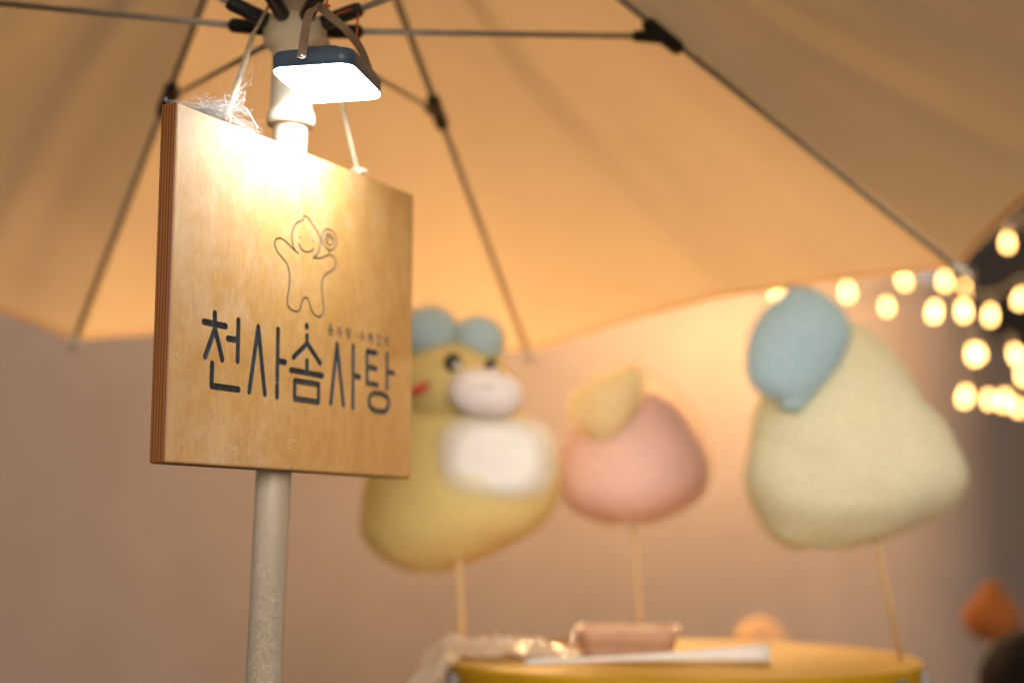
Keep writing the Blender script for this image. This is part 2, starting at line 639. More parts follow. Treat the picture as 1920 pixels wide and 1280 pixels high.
strand([(500, 505, 3.5), (640, 512, 3.5), (770, 512, 3.5), (880, 516, 3.5), (970, 522, 3.5), (1060, 524, 3.6), (1160, 526, 4.0), (1260, 512, 4.5), (1350, 518, 4.68), (1455, 548, 4.5), (1588, 546, 4.4), (1691, 528, 4.2), (1771, 527, 4.0), (1889, 455, 4.0), (2040, 430, 4.0), (2160, 400, 3.8), (2290, 380, 3.6)],  # last three bulbs, out of frame, added to brighten the canopy's right side
       "string of warm bulbs running just under the parasol's right hem", [(-0.9, 5.05, 2.60), (3.0, 5.05, 2.60)], (0, 1, 2, 3, 4, 5, 6, 7, 8, 14, 15, 16))
strand([(1500, 610, 4.72), (1662, 577, 4.0), (1755, 583, 3.75), (1806, 580, 3.8), (1858, 590, 3.85), (1918, 560, 3.9), (2020, 540, 4.0)],  # first bulb added out of sight behind the cap to light the wall
       "second string of warm bulbs, just below the one at the parasol hem, plus one added behind the cap", [(0.75, 5.05, 2.60), (3.0, 5.05, 2.60)], (0,))
strand([(1812, 543, 4.1), (1824, 663, 4.0), (1834, 664, 4.2), (1900, 665, 4.1), (1915, 705, 4.2), (2010, 690, 4.2)],
       "third string of warm bulbs hanging where the tent wall turns back", [(1.25, 5.05, 2.60), (3.3, 5.05, 2.6)])
strand([(1813, 741, 4.3), (1853, 748, 4.35), (1886, 748, 4.4), (1905, 765, 4.35), (1990, 760, 4.4)],
       "lowest string of warm bulbs at the right edge, nearest the cream candy", [(1.55, 5.05, 2.60), (3.4, 5.05, 2.60)])

# ================================================================== PARASOL
APEX = Vector((-0.2201, 1.39, 2.2765))
PR, PH, PHI0, TX, TY, TJ = 0.9407, 1.8566, 0.51844, 0.00451, -0.12328, 0.48852
POLE_A = Vector((-0.2321, 1.39, 1.5020))
POLE_D = Vector((0.0091, 0, 0.3557)).normalized()


def pole_at(z):
    return POLE_A + POLE_D * ((z - POLE_A.z) / POLE_D.z)


parasol = empty("parasol", pole_at(0), 0, "large peach canvas parasol on a beige pole, seen from below", "parasol")
mesh_obj("pole", *tube_geo([pole_at(0.02 + 0.0752 * i) for i in range(31)], 0.0172, 28), M["pole"], parasol)
mesh_obj("base", *lathe_geo([(0.26, 0.0), (0.26, 0.05), (0.24, 0.065), (0.05, 0.075), (0.03, 0.22), (0.02, 0.23)], pole_at(0)), M["black"], parasol)
mesh_obj("finial", *lathe_geo([(0.03, -0.01), (0.034, 0.012), (0.02, 0.03), (0.016, 0.05), (0.004, 0.062)], APEX), M["cream"], parasol)


def tip(k):
    a = PHI0 + k * math.pi / 4
    dx, dy = PR * math.cos(a), PR * math.sin(a)
    return Vector((APEX.x + dx, APEX.y + dy, PH + TX * dx + TY * dy))


TIPS = [tip(k) for k in range(8)]
hub_top = pole_at(1.957)
runner = mesh_obj("runner", *lathe_geo([(0.0178, -0.100), (0.0236, -0.100), (0.0240, -0.094), (0.0236, -0.088), (0.0214, -0.085), (0.0214, -0.03), (0.0235, -0.022), (0.0305, -0.018), (0.0320, -0.010), (0.0320, 0.004), (0.029, 0.010), (0.0178, 0.012)], hub_top, POLE_D), M["cream"], parasol)
for k in range(8):
    T = TIPS[k]
    d = (T - APEX).normalized()
    low = Vector((0, 0, -0.008))
    mesh_obj("rib", *tube_geo([APEX + d * 0.02 + low, APEX.lerp(T, 0.5) + low, T + low], 0.0050, 10), M["rod"], parasol)
    mesh_obj("tip_cap", *tube_geo([T - d * 0.02 + low, T + d * 0.004 + low, T + d * 0.016 + low], [0.0075, 0.0075, 0.004], 10), M["rod"], parasol)
    J = APEX.lerp(T, TJ) + low * 1.6
    hd = Vector((J.x - hub_top.x, J.y - hub_top.y, 0)).normalized()
    H0 = hub_top + hd * 0.027 + POLE_D * 0.004
    sd = (J - H0).normalized()
    st = mesh_obj("strut", *tube_geo([H0, H0.lerp(J, 0.5), J], 0.0034, 10), M["rod"], parasol)
    mesh_obj("sleeve", *tube_geo([H0 - sd * 0.004, H0 + sd * 0.002, H0 + sd * 0.042, H0 + sd * 0.046], [0.0055, 0.0078, 0.0078, 0.006], 12), M["black"], st)
    V1 = tube_geo([J - d * 0.030, J - d * 0.024, J + d * 0.022, J + d * 0.028], [0.006, 0.0095, 0.0095, 0.006], 10)
    V2 = tube_geo([J - sd * 0.045, J - sd * 0.040, J - sd * 0.010, J], [0.0045, 0.0065, 0.0085, 0.0085], 10)
    mesh_obj("joint", *merge(V1, V2), M["black"], parasol)

for k in range(8):
    A_, B_ = TIPS[k], TIPS[(k + 1) % 8]
    V, Fc = [], []
    NS, NR = 30, 26
    def canopy_pt(s, t, drop=0.0):
        e = A_.lerp(B_, s)
        pull = 1 - 0.030 * 4 * s * (1 - s) * t
        p = APEX + (e - APEX) * (t * pull)
        w = (0.008 * noise.noise(Vector((s * 3 + k * 5.1, t * 2.2, 0.3))) + 0.0035 * noise.noise(Vector((s * 9 + k * 3.3, t * 2.8 + s * 3, 1.7)))) * math.sin(math.pi * s) ** 0.5
        sag = -0.010 * math.sin(math.pi * s) * math.sin(math.pi * min(t, 1))
        return p + Vector((0, 0, w + sag - drop))
    for j in range(NR + 1):
        t = 0.015 + 0.985 * j / NR
        for i in range(NS + 1):
            V.append(canopy_pt(i / NS, t))
    for j in range(NR):
        for i in range(NS):
            q = j * (NS + 1) + i
            Fc.append((q, q + 1, q + NS + 2, q + NS + 1))
    pan = mesh_obj("canopy_panel", V, Fc, M["canopy"], parasol)
    V, Fc = [], []
    for i in range(NS + 1):
        V.append(canopy_pt(i / NS, 0.990, 0.002))
        V.append(canopy_pt(i / NS, 1.002, 0.002))
    for i in range(NS):
        Fc.append((2 * i, 2 * i + 1, 2 * i + 3, 2 * i + 2))
    hm = mesh_obj("hem", V, Fc, M["hem"], parasol)
    hm.parent = pan

# ================================================================== WOODEN SIGN
SW, SH, ST = 0.3903, 0.3144, 0.0185
sign = empty("hanging_sign", (-0.29228, 1.2, 1.50906), R(90 - 28.057), "square varnished plywood sign with engraved Korean lettering, hung in front of the pole", "sign")

LETTERS = [
    [[(58.9, 135.6), (59.5, 121.2)], [(59.5, 121.9), (53.4, 108.3), (47.5, 95.7)], [(59.5, 121.9), (65.2, 109.1), (70.7, 95.5)], [(44.5, 126.2), (74.2, 125.9)], [(91.8, 133.6), (92.1, 96.5)], [(77.8, 115.3), (92.1, 115.5)], [(57.2, 90.4), (57.0, 70.6), (94.4, 70.7)]],
    [[(120.7, 131.1), (109.9, 70.3)], [(120.7, 131.1), (132.8, 69.9)], [(150.6, 132.7), (151.2, 68.7)], [(151.0, 103.0), (162.8, 102.7)]],
    [[(196.0, 141.5)], [(196.6, 132.2), (196.8, 124.6)], [(196.8, 124.6), (175.8, 109.0)], [(196.8, 125.3), (219.2, 107.8)], [(197.4, 107.7), (197.6, 96.2)], [(172.0, 96.4), (223.4, 95.8)], [(178.5, 86.7), (217.4, 86.6), (217.4, 69.2), (178.7, 69.4), (178.5, 86.7)]],
    [[(247.5, 129.8), (238.4, 70.0)], [(247.5, 129.8), (260.1, 69.5)], [(276.2, 131.4), (277.0, 68.6)], [(276.7, 101.2), (288.4, 100.7)]],
    [[(318.4, 129.0), (301.5, 129.1), (301.9, 95.8), (321.0, 95.6)], [(301.7, 112.9), (318.8, 112.5)], [(339.3, 130.1), (339.7, 94.2)], [(339.6, 111.6), (351.8, 111.2)]],
]
ring = []
for k in range(25):
    a = 2 * math.pi * k / 24
    ca, sa = math.cos(a), math.sin(a)
    ring.append((324.8 + 18.5 * math.copysign(abs(ca) ** 0.75, ca), 77.6 + 9.4 * math.copysign(abs(sa) ** 0.75, sa)))
LETTERS[4].append(ring)

DRAW = [
    [(187.2, 250.4), (186.7, 245.9), (179.1, 242.2), (172.2, 236.4), (168.9, 228.5), (169.9, 220.0), (174.2, 213.5), (180.2, 211.0)],
    [(180.2, 211.0), (168.2, 215.4), (158.7, 219.4), (150.6, 220.8), (143.9, 218.1), (142.5, 212.9), (146.5, 207.2), (154.7, 202.2), (161.8, 198.4), (165.5, 191.8), (166.9, 184.9), (166.1, 174.7), (164.1, 165.8), (164.3, 158.7), (170.3, 154.5), (179.7, 154.0), (184.3, 157.2), (186.5, 162.6), (188.8, 167.3), (193.5, 169.8), (198.4, 167.2), (201.0, 161.7), (206.1, 155.9), (214.7, 153.4), (220.8, 156.4), (223.1, 162.6), (220.8, 174.2), (219.5, 182.9), (220.3, 190.4), (223.4, 196.1), (232.1, 201.3), (239.6, 205.5), (242.5, 212.0), (239.2, 217.5), (232.8, 219.1)],
    [(187.2, 250.4), (194.6, 248.9), (203.3, 243.2), (210.9, 237.9), (215.5, 232.1), (215.0, 223.8), (211.5, 216.5), (204.3, 210.8)],
    [(204.3, 210.8), (216.6, 212.9), (226.5, 216.8), (231.0, 219.1), (230.9, 223.3)],
    [(180.3, 220.5), (184.8, 216.1), (192.0, 214.8), (199.3, 216.5), (204.5, 219.7)],
    [(182.0, 227.3)], [(203.3, 227.3)],
]
for rx, ry in ((12.2, 10.4), (7.0, 5.6)):
    DRAW.append([(230.6 + rx * math.cos(2 * math.pi * k / 18), 234.1 + ry * math.sin(2 * math.pi * k / 18)) for k in range(19)])
DRAW.append([(230.6 + 3.4 * math.cos(a), 234.1 + 2.6 * math.sin(a)) for a in [math.pi * k / 5 for k in range(8)]])

# small line of text: strokes on a 10 x 10 grid for each syllable
def g_circle(cx, cy, rx, ry, n=10):
    return [(cx + rx * math.cos(2 * math.pi * k / n), cy + ry * math.sin(2 * math.pi * k / n)) for k in range(n + 1)]


SYL = {
    "som": [[(5, 10), (5, 9)], [(5, 9), (2, 7)], [(5, 9), (8, 7)], [(5, 6.4), (5, 5.2)], [(0.5, 5), (9.5, 5)], [(2, 3.2), (8, 3.2), (8, 0.2), (2, 0.2), (2, 3.2)]],
    "sa": [[(3, 9), (0.6, 1.6)], [(3, 9), (5.6, 1.6)], [(7.6, 10), (7.6, 0)], [(7.6, 5), (9.8, 5)]],
    "tang": [[(5.2, 9.4), (1, 9.4), (1, 4.8), (5.4, 4.8)], [(1, 7.1), (5, 7.1)], [(7.8, 10), (7.8, 4.2)], [(7.8, 7), (9.8, 7)], g_circle(5.2, 1.9, 2.7, 1.8)],
    "su": [[(5, 10), (5, 9)], [(5, 9), (1.4, 6)], [(5, 9), (8.6, 6)], [(0.5, 4.2), (9.5, 4.2)], [(5, 4.2), (5, 0)]],
    "je": [[(0.4, 8.8), (5, 8.8)], [(2.7, 8.8), (0.4, 2.6)], [(2.7, 8.2), (5, 2.8)], [(5, 5.6), (7, 5.6)], [(7, 9.6), (7, 0.6)], [(9.2, 10), (9.2, 0)]],
    "kko": [[(1, 9.4), (4.4, 9.4), (3.8, 4.8)], [(5.2, 9.4), (8.8, 9.4), (8.2, 4.8)], [(5, 4.4), (5, 1)], [(0.5, 0.8), (9.5, 0.8)]],
    "chi": [[(3.4, 10), (3.4, 8.6)], [(0.6, 8), (6, 8)], [(3.4, 8), (0.6, 1.6)], [(3.4, 7.4), (6.2, 1.8)], [(8.8, 10), (8.8, 0)]],
}
SMALL = []
for nm, u0 in (("som", 231.0), ("sa", 246.0), ("tang", 262.0), ("su", 287.2), ("je", 302.4), ("kko", 318.0), ("chi", 333.4)):
    SMALL.append([[(u0 + x * 0.98, 138.0 + z * 1.08) for x, z in s] for s in SYL[nm]])
SMALL.insert(3, [[(279.5, 143.4)]])


def smooth2(P, n=3):
    if len(P) < 3: return P
    return [(q.x, q.y) for q in catmull([(x, y, 0) for x, y in P], n)]


def capsule2(a, b, r, n=8):
    """outline of a round-ended stroke in the plane of the board"""
    a, b = Vector(a), Vector(b)
    d = b - a
    ang = math.atan2(d.y, d.x) if d.length > 1e-6 else 0.0
    out = []
    for k in range(n + 1):
        t = ang + math.pi / 2 + math.pi * k / n
        out.append((a.x + r * math.cos(t), a.y + r * math.sin(t)))
    for k in range(n + 1):
        t = ang - math.pi / 2 + math.pi * k / n
        out.append((b.x + r * math.cos(t), b.y + r * math.sin(t)))
    if d.length < 1e-6:
        out = [(a.x + r * math.cos(2 * math.pi * k / (2 * n)), a.y + r * math.sin(2 * math.pi * k / (2 * n))) for k in range(2 * n)]
    return out


def prism(outline, y0, y1):
    n = len(outline)
    V = [(x / 1000, y0, z / 1000) for x, z in outline] + [(x / 1000, y1, z / 1000) for x, z in outline]
    Fc = [tuple(range(n - 1, -1, -1)), tuple(range(n, 2 * n))]
    Fc += [(k, (k + 1) % n, n + (k + 1) % n, n + k) for k in range(n)]
    return V, Fc


def strokes_geo(strokes, r, y0, y1, step, n=8):
    gs = []
    c = 0
    for s in strokes:
        segs = list(zip(s[:-1], s[1:])) if len(s) > 1 else [(s[0], s[0])]
        for a, b in segs:
            rr = r * 1.25 if len(s) == 1 else r
            gs.append(prism(capsule2(a, b, rr, n), y0, y1 + step * c))
            c += 1
    return merge(*gs)


DR = [smooth2(s) if len(s) > 4 else s for s in DRAW]
bm = box_bm(SW, ST, SH, 0.0028, 3, (SW / 2, ST / 2, SH / 2))
board = bm_obj("board", bm, [M["wood"], M["groove"], M["edge"]], sign)
for p in board.data.polygons:
    p.material_index = 0 if abs(p.normal.y) > 0.8 else 2


def engrave(geo):
    me = bpy.data.meshes.new("cutter")
    me.from_pydata(geo[0], [], geo[1])
    me.materials.append(M["wood"])
    me.materials.append(M["groove"])
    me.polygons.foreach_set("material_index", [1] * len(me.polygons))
    bmx = bmesh.new()
    bmx.from_mesh(me)
    bmesh.ops.recalc_face_normals(bmx, faces=bmx.faces)
    bmx.to_mesh(me)
    bmx.free()
    cut = link(bpy.data.objects.new("cutter", me), sign)
    md = board.modifiers.new("engrave", 'BOOLEAN')
    md.object = cut
    md.operation = 'DIFFERENCE'
    md.solver = 'EXACT'
    md.use_self = True
    bpy.context.view_layer.update()
    dg = bpy.context.evaluated_depsgraph_get()
    new = bpy.data.meshes.new_from_object(board.evaluated_get(dg))
    board.modifiers.clear()
    board.data = new
    bpy.data.objects.remove(cut)


LW = 3.05
engrave(merge(*[strokes_geo(l, LW, -0.004, 0.0017, 0.000004) for l in LETTERS]))
engrave(strokes_geo(DR, 0.95, -0.004, 0.0008, 0.0000015, 4))
engrave(merge(*[strokes_geo(l, 0.68, -0.004, 0.0006, 0.000002, 4) for l in SMALL]))
board.data.name = "board"

for l in LETTERS:
    V, Fc = strokes_geo(l, LW * 0.97, 0.0011, 0.0013, 0.000004)
    V = [(x, y if y > 0.0012 else 0.0012 + 0.000006 * (i // 18), z) for i, (x, y, z) in enumerate(V)]
    mesh_obj("letter", V, Fc, M["slate"], sign, smooth=False, local=True)
mesh_obj("line_drawing", *strokes_geo(DR, 0.80, 0.00048, 0.00055, 0.0000015, 4), M["slate"], sign, smooth=False, local=True)
for l in SMALL:
    mesh_obj("small_letter", *strokes_geo(l, 0.62, 0.00033, 0.0004, 0.000002, 4), M["slate"], sign, smooth=False, local=True)

S_MAT = Matrix.Translation(sign.location) @ Matrix.Rotation(R(90 - 28.057), 4, 'Z')


def on_sign(u, y, v):
    return S_MAT @ Vector((u / 1000, y / 1000, v / 1000))


# ------------------------------------------------------------------ hanging twine (two twisted strands)
def twist(path, rad, pitch, strands=2):
    pts = []
    for a, b in zip(path[:-1], path[1:]):
        n = max(2, int((b - a).length / 0.0012))
        pts += [a.lerp(b, k / n) for k in range(n)]
    pts.append(path[-1])
    gs = []
    for s in range(strands):
        run, out = 0.0, []
        x, y = frame_for(pts[-1] - pts[0])
        for i, p in enumerate(pts):
            if i:
                run += (p - pts[i - 1]).length
            a = 2 * math.pi * (run / pitch + s / strands)
            out.append(p + (x * math.cos(a) + y * math.sin(a)) * rad * 0.55)
        gs.append(tube_geo(out, rad * 0.72, 5))
    return merge(*gs)


hub_hook = at(476, 62, 1.365)
L0 = on_sign(74, 7, 315.5)
R0 = on_sign(290, 7, 315.5)
hub_back = pole_at(1.945) + Vector((0.034, -0.012, 0))
tw = twist([L0, L0.lerp(hub_hook, 0.5), hub_hook], 0.0024, 0.010)
tw2 = twist([hub_hook, pole_at(1.972) + Vector((-0.02, -0.035, 0.0)), hub_back], 0.0020, 0.010)
tw3 = twist([hub_back, R0], 0.0020, 0.010)
knots = []
for P, s in ((L0, 1.15), (R0, 1.0)):
    for q in range(4):
        ax = Vector((random.uniform(-1, 1), random.uniform(-1, 1), random.uniform(-.4, .4))).normalized()
        x, y = frame_for(ax)
        loop = [P + Vector((0, 0, 0.003)) + (x * math.cos(a) + y * math.sin(a)) * 0.0038 * s for a in [2 * math.pi * k / 14 for k in range(15)]]
        knots.append(tube_geo(loop, 0.0017 * s, 6))
    for q in range(2):
        end = P + Vector((random.uniform(-.012, .014), random.uniform(-.012, .004), random.uniform(.001, .006)))
        knots.append(tube_geo([P + Vector((0, 0, .003)), P.lerp(end, .5) + Vector((0, 0, .004)), end], [0.0016, 0.0016, 0.0010], 6))
V, Fc = merge(tw, tw2, tw3, *knots)
tag(mesh_obj("hanging_twine", V, Fc, M["jute"]), "pale jute twine looped over the parasol hub, knotted on top of the sign", "twine")

# spun sugar caught on the left knot and lying along the edge
gs = []
rnd = random.Random(3)
for i in range(420):
    u = rnd.gauss(56, 18)
    sx = on_sign(u, rnd.uniform(1, 15), 314.6)
    climb = max(0.0, 1 - abs(u - 68) / 42)
    top = sx + Vector((rnd.gauss(0.0, 0.010), rnd.gauss(0.0, 0.008), rnd.uniform(0.001, 0.022) * climb + 0.001))
    end = on_sign(u + rnd.gauss(2, 16), rnd.uniform(1, 15), 314.6 + rnd.uniform(0, 24) * climb)
    pts = catmull([sx, sx.lerp(top, .5) + Vector((rnd.gauss(0, .002), rnd.gauss(0, .002), rnd.gauss(0, .0015))), top, top.lerp(end, .5) + Vector((rnd.gauss(0, .002), rnd.gauss(0, .002), abs(rnd.gauss(0, .002)))), end], 5)
    gs.append(tube_geo(pts, rnd.choice([0.00004, 0.00005, 0.00007, 0.00012]), 3, False))
for i in range(40):   # wisps climbing the twine
    t0 = rnd.uniform(0, .45)
    a = L0.lerp(hub_hook, t0)
    b = L0.lerp(hub_hook, t0 + rnd.uniform(.05, .22)) + Vector((rnd.gauss(0.002, .006), rnd.gauss(0, .006), rnd.gauss(0, .004)))
    gs.append(tube_geo(catmull([a, a.lerp(b, .5) + Vector((rnd.gauss(0, .005), rnd.gauss(0, .005), rnd.gauss(0, .004))), b], 6), 0.0002, 3, False))
for q in range(6):    # one loose tuft drooping on the pole side
    a = L0 + Vector((0.008, 0.004, 0.012 + q * .0006))
    pts = catmull([a, a + Vector((0.009, 0.003, 0.001)), a + Vector((0.016, 0.005, -0.007 - q * .0006)), a + Vector((0.019 + q * .0004, 0.006, -0.018))], 6)
    gs.append(tube_geo(pts, [0.0003] * (len(pts) - 1) + [0.0001], 4, False))
V, Fc = merge(*gs)
tag(mesh_obj("sugar_floss", V, Fc, M["sugar"]), "white cobweb of spun sugar caught on the sign's left knot", "sugar floss", kind="stuff")

# threads of sugar stuck to the face of the board
gs = []
for i in range(120):
    u = min(380, max(6, abs(rnd.gauss(0, 150)) + 8)) if i % 3 else rnd.uniform(8, 380)
    v = min(300, max(5, rnd.gauss(40, 40))) if i % 4 else rnd.uniform(6, 300)
    a = rnd.uniform(0, 6.28)
    L = rnd.uniform(1.0, 6.5)
    c = rnd.gauss(0, 1.2)
    P = [on_sign(u, -0.25, v), on_sign(u + L * .5 * math.cos(a) - c * math.sin(a), -0.45, v + L * .5 * math.sin(a) + c * math.cos(a)), on_sign(u + L * math.cos(a), -0.25, v + L * math.sin(a))]
    gs.append(tube_geo(catmull(P, 3), rnd.choice([0.00007, 0.00010, 0.00015]), 3, False))
V, Fc = merge(*gs)
tag(mesh_obj("sugar_threads", V, Fc, M["sugar"]), "tiny white sugar threads stuck to the front of the wooden sign", "sugar threads", kind="stuff")

# ================================================================== LED LAMP
LZ = CAM_Z + 0.426
lA, lB, lC, lD = Vector((-0.2273, 1.2716, 0)), Vector((-0.1512, 1.2567, 0)), Vector((-0.1225, 1.3568, 0)), Vector((-0.2024, 1.3739, 0))
lc = (lA + lB + lC + lD) / 4
ex = (((lB - lA) + (lC - lD)) / 2)
ey = (((lD - lA) + (lC - lB)) / 2)
LX, LY = ex.length, ey.length
lrot = math.atan2(ex.y, ex.x)
lamp = empty("hanging_lamp", (lc.x, lc.y, LZ), lrot, "square navy camping lamp with glowing white face, hung over the sign", "lamp")


def rrect(hx, hy, r, n=7):
    out = []
    for cx, cy, a0 in ((hx - r, hy - r, 0), (-hx + r, hy - r, 90), (-hx + r, -hy + r, 180), (hx - r, -hy + r, 270)):
        for k in range(n + 1):
            a = R(a0 + 90 * k / n)
            out.append((cx + r * math.cos(a), cy + r * math.sin(a)))
    return out


def rstack(levels):
    """levels (hx, hy, r, z) joined into one closed solid"""
    V, Fc = [], []
    n = None
    for hx, hy, r, z in levels:
        o = rrect(hx, hy, r)
        n = len(o)
        V += [(x, y, z) for x, y in o]
    for j in range(len(levels) - 1):
        for k in range(n):
            a, b = j * n + k, j * n + (k + 1) % n
            Fc.append((a, b, b + n, a + n))
    Fc.append(tuple(range(n - 1, -1, -1)))
    Fc.append(tuple((len(levels) - 1) * n + k for k in range(n)))
    return V, Fc


hx, hy = LX / 2, LY / 2
mesh_obj("housing", *rstack([(hx - .0015, hy - .0015, .012, .0012), (hx, hy, .013, .0024), (hx + .0002, hy + .0002, .013, .014), (hx - .0012, hy - .0012, .013, .0175), (hx - .005, hy - .005, .011, .0192)]), M["lamp_body"], lamp, local=True)
mesh_obj("diffuser", *rstack([(hx - .004, hy - .004, .010, -.0012), (hx - .0016, hy - .0016, .012, -.0004), (hx - .0010, hy - .0010, .0125, .0013)]), M["led"], lamp, local=True)
mesh_obj("battery_cap", *rstack([(.020, .026, .008, .0190), (.020, .026, .008, .027), (.017, .023, .007, .030)]), M["lamp_body"], lamp, local=True)
L_INV = (Matrix.Translation(lamp.location) @ Matrix.Rotation(lrot, 4, 'Z')).inverted()


def ribbon(path, wdir, width, thick):
    V, Fc = [], []
    n = len(path)
    for i, p in enumerate(path):
        d = (path[min(i + 1, n - 1)] - path[max(i - 1, 0)]).normalized()
        w = (wdir[i] - d * wdir[i].dot(d)).normalized()
        q = d.cross(w)
        for a, b in ((-1, -1), (1, -1), (1, 1), (-1, 1)):
            V.append(p + w * (a * width / 2) + q * (b * thick / 2))
    for i in range(n - 1):
        for k in range(4):
            a, b = i * 4 + k, i * 4 + (k + 1) % 4
            Fc.append((a, b, b + 4, a + 4))
    Fc.append((3, 2, 1, 0))
    Fc.append(tuple((n - 1) * 4 + k for k in range(4)))
    return V, Fc


bail = [at(566, 108, 1.258), at(568, 90, 1.258), at(573, 55, 1.262), at(579, 28, 1.268), at(589, 15, 1.275), at(601, 15, 1.281), at(622, 33, 1.291), at(650, 58, 1.301), at(676, 92, 1.318), at(692, 132, 1.335)]
bail = catmull(bail, 4)
wd = []
for i, p in enumerate(bail):
    t = i / (len(bail) - 1)
    wd.append(Vector((1, -0.2, 0.1)).lerp(Vector((0.55, 0.35, 0.75)), min(1, max(0, (t - .3) / .3))))
V, Fc = ribbon(bail, wd, 0.0085, 0.0012)
mesh_obj("handle", [L_INV @ v for v in V], Fc, M["strap"], lamp, smooth=False, local=True)
for p in (bail[1],):
    V, Fc = lathe_geo([(0.0030, 0.0), (0.0030, 0.0010), (0.0020, 0.0018), (0.0005, 0.0021)], p + Vector((0.1, -1, 0)).normalized() * 0.0008, Vector((0.1, -1, 0)).normalized(), 16)
    mesh_obj("rivet", [L_INV @ v for v in V], Fc, M["steel"], lamp, local=True)

# orange cord tying the lamp's handle to the strut
kn = at(617, 34, 1.295)
p1 = at(616, -40, 1.342)
p2 = at(669, 18, 1.374)
p3 = at(668, 74, 1.317)
gs = [tube_geo(catmull([p1, at(615, -8, 1.326), at(612, 14, 1.304), kn, at(640, 24, 1.342), p2, at(670, 45, 1.342), p3], 6), 0.0011, 7)]
for P in (at(612, 12, 1.301), p2, p3):
    loop = [P + Vector((math.cos(a) * .0026, math.sin(a) * .0026, math.sin(2 * a) * .001)) for a in [2 * math.pi * k / 12 for k in range(13)]]
    gs.append(tube_geo(loop, 0.0013, 6))
V, Fc = merge(*gs)
tag(mesh_obj("orange_cord", V, Fc, M["cord_orange"]), "thin orange cord tying the lamp handle to the parasol strut", "cord")

def blob(c, rx, ry, rz, rough=0.003, seed=0.0, rot=None, power=2.0):
    bmx = bmesh.new()
    bmesh.ops.create_icosphere(bmx, subdivisions=4, radius=1)
    V = []
    for v in bmx.verts:
        n = v.co.normalized()
        if power != 2.0:
            e = 2.0 / power
            n = Vector([math.copysign(abs(q) ** e, q) for q in n])
        p = Vector((n.x * rx, n.y * ry, n.z * rz))
        if rot is not None:
            p = rot @ p
        p = p + Vector(c)
        w = noise.noise(p * 18 + Vector((seed, 0, 0))) + .5 * noise.noise(p * 45)
        V.append(p + v.co * rough * w)
    Fc = [tuple(q.index for q in f.verts) for f in bmx.faces]
    bmx.free()
    return V, Fc


# ================================================================== YELLOW DRUM AND TABLE
DZ = 1.289
DC = Vector((0.222, 1.935, 0))
DR_ = 0.315
table = empty("stall_table", (0.2, 2.0, 0), 0, "plain timber stall table under the yellow drum", "table")
bm_obj("table_top", box_bm(1.5, 0.85, 0.035, 0.004, 2, (0, 0, 0.88)), M["plank"], table)
for sx in (-1, 1):
    for sy in (-1, 1):
        bm_obj("leg", box_bm(0.06, 0.06, 0.862, 0.004, 1, (sx * 0.68, sy * 0.36, 0.431)), M["plank"], table)
drum = empty("yellow_drum", (DC.x, DC.y, 0.8985), 0, "round yellow enamelled drum with a flat top, holding the candy sticks", "drum")
hh = DZ - 0.8985
prof = [(DR_ - .012, 0), (DR_ - .008, .01), (DR_ - .008, hh - .03), (DR_ - .004, hh - .02), (DR_ - .001, hh - .008), (DR_, hh - .004), (DR_ - .001, hh - .001), (DR_ - .004, hh)]
mesh_obj("shell", *lathe_geo(prof, (DC.x, DC.y, 0.8985), sides=96), M["yellow_paint"], drum)
for a in (-40, -12, 60, 120, 200, 285):
    d = Vector((math.cos(R(a)), math.sin(R(a)), 0))
    q = Matrix.Rotation(R(a), 4, 'Z')
    bm_obj("rim_clip", box_bm(0.012, 0.020, 0.022, 0.003, 2, (d.x * DR_, d.y * DR_, hh - 0.022), q), M["rod_dark"], drum)

# things on the drum
cb = at(1178, 1232, 1.94)
box = empty("plastic_tub", (cb.x, cb.y, DZ), R(-6), "shallow pinkish plastic tub standing on the yellow drum", "tub")
mesh_obj("tub", *rstack([(.056, .036, .016, .001), (.058, .038, .018, .004), (.066, .046, .022, .034), (.069, .049, .024, .036), (.069, .049, .024, .0385), (.065, .045, .021, .0385), (.062, .042, .020, .012)]), M["pinkbox"], box, local=True)
mesh_obj("wrapped_sweets", *blob(Vector((0, 0, .026)), .055, .036, .014, .010, 50), M["floss_peach"], box, local=True)
for sx, sz in ((-.071, .020), (-.070, .030)):  # two steel beads added for the glints at the tub's left end
    mesh_obj("glint_bead", *blob(Vector((sx, -.018, sz)), .005, .005, .004, 0), M["steel"], box, local=True)

a = Vector((at(985, 1245, 1.80).x, 1.80, DZ + 0.004))
b = Vector((at(1440, 1245, 1.83).x, 1.83, DZ + 0.0125))
pts, rad = [], []
for k in range(15):
    t = k / 14
    pts.append(a.lerp(b, t))
    rad.append(0.0032 + 0.0088 * max(0, (t - .35) / .65) ** 1.3 + 0.0012 * noise.noise(Vector((t * 14, 0, 0))))
tag(mesh_obj("paper_cone", *tube_geo(pts, rad, 14), M["paper"]), "long white paper-wrapped stick lying across the yellow drum", "paper stick")

kc = Vector((at(985, 1240, 1.96).x, 1.96, DZ))  # brown sheet laid where the drum top is in shadow
card = empty("shadow_card", kc, R(8), "flat brown card standing in for a shadow at the back of the yellow drum", "card")
bm_obj("sheet", box_bm(0.190, 0.10, 0.004, 0.001, 1, (0, 0, 0.003)), M["shadow_brown"], card)
for sy in (-1, 1):
    bm_obj("flap", box_bm(0.190, 0.003, 0.014, 0.001, 1, (0, sy * 0.0505, 0.0085)), M["shadow_brown"], card)

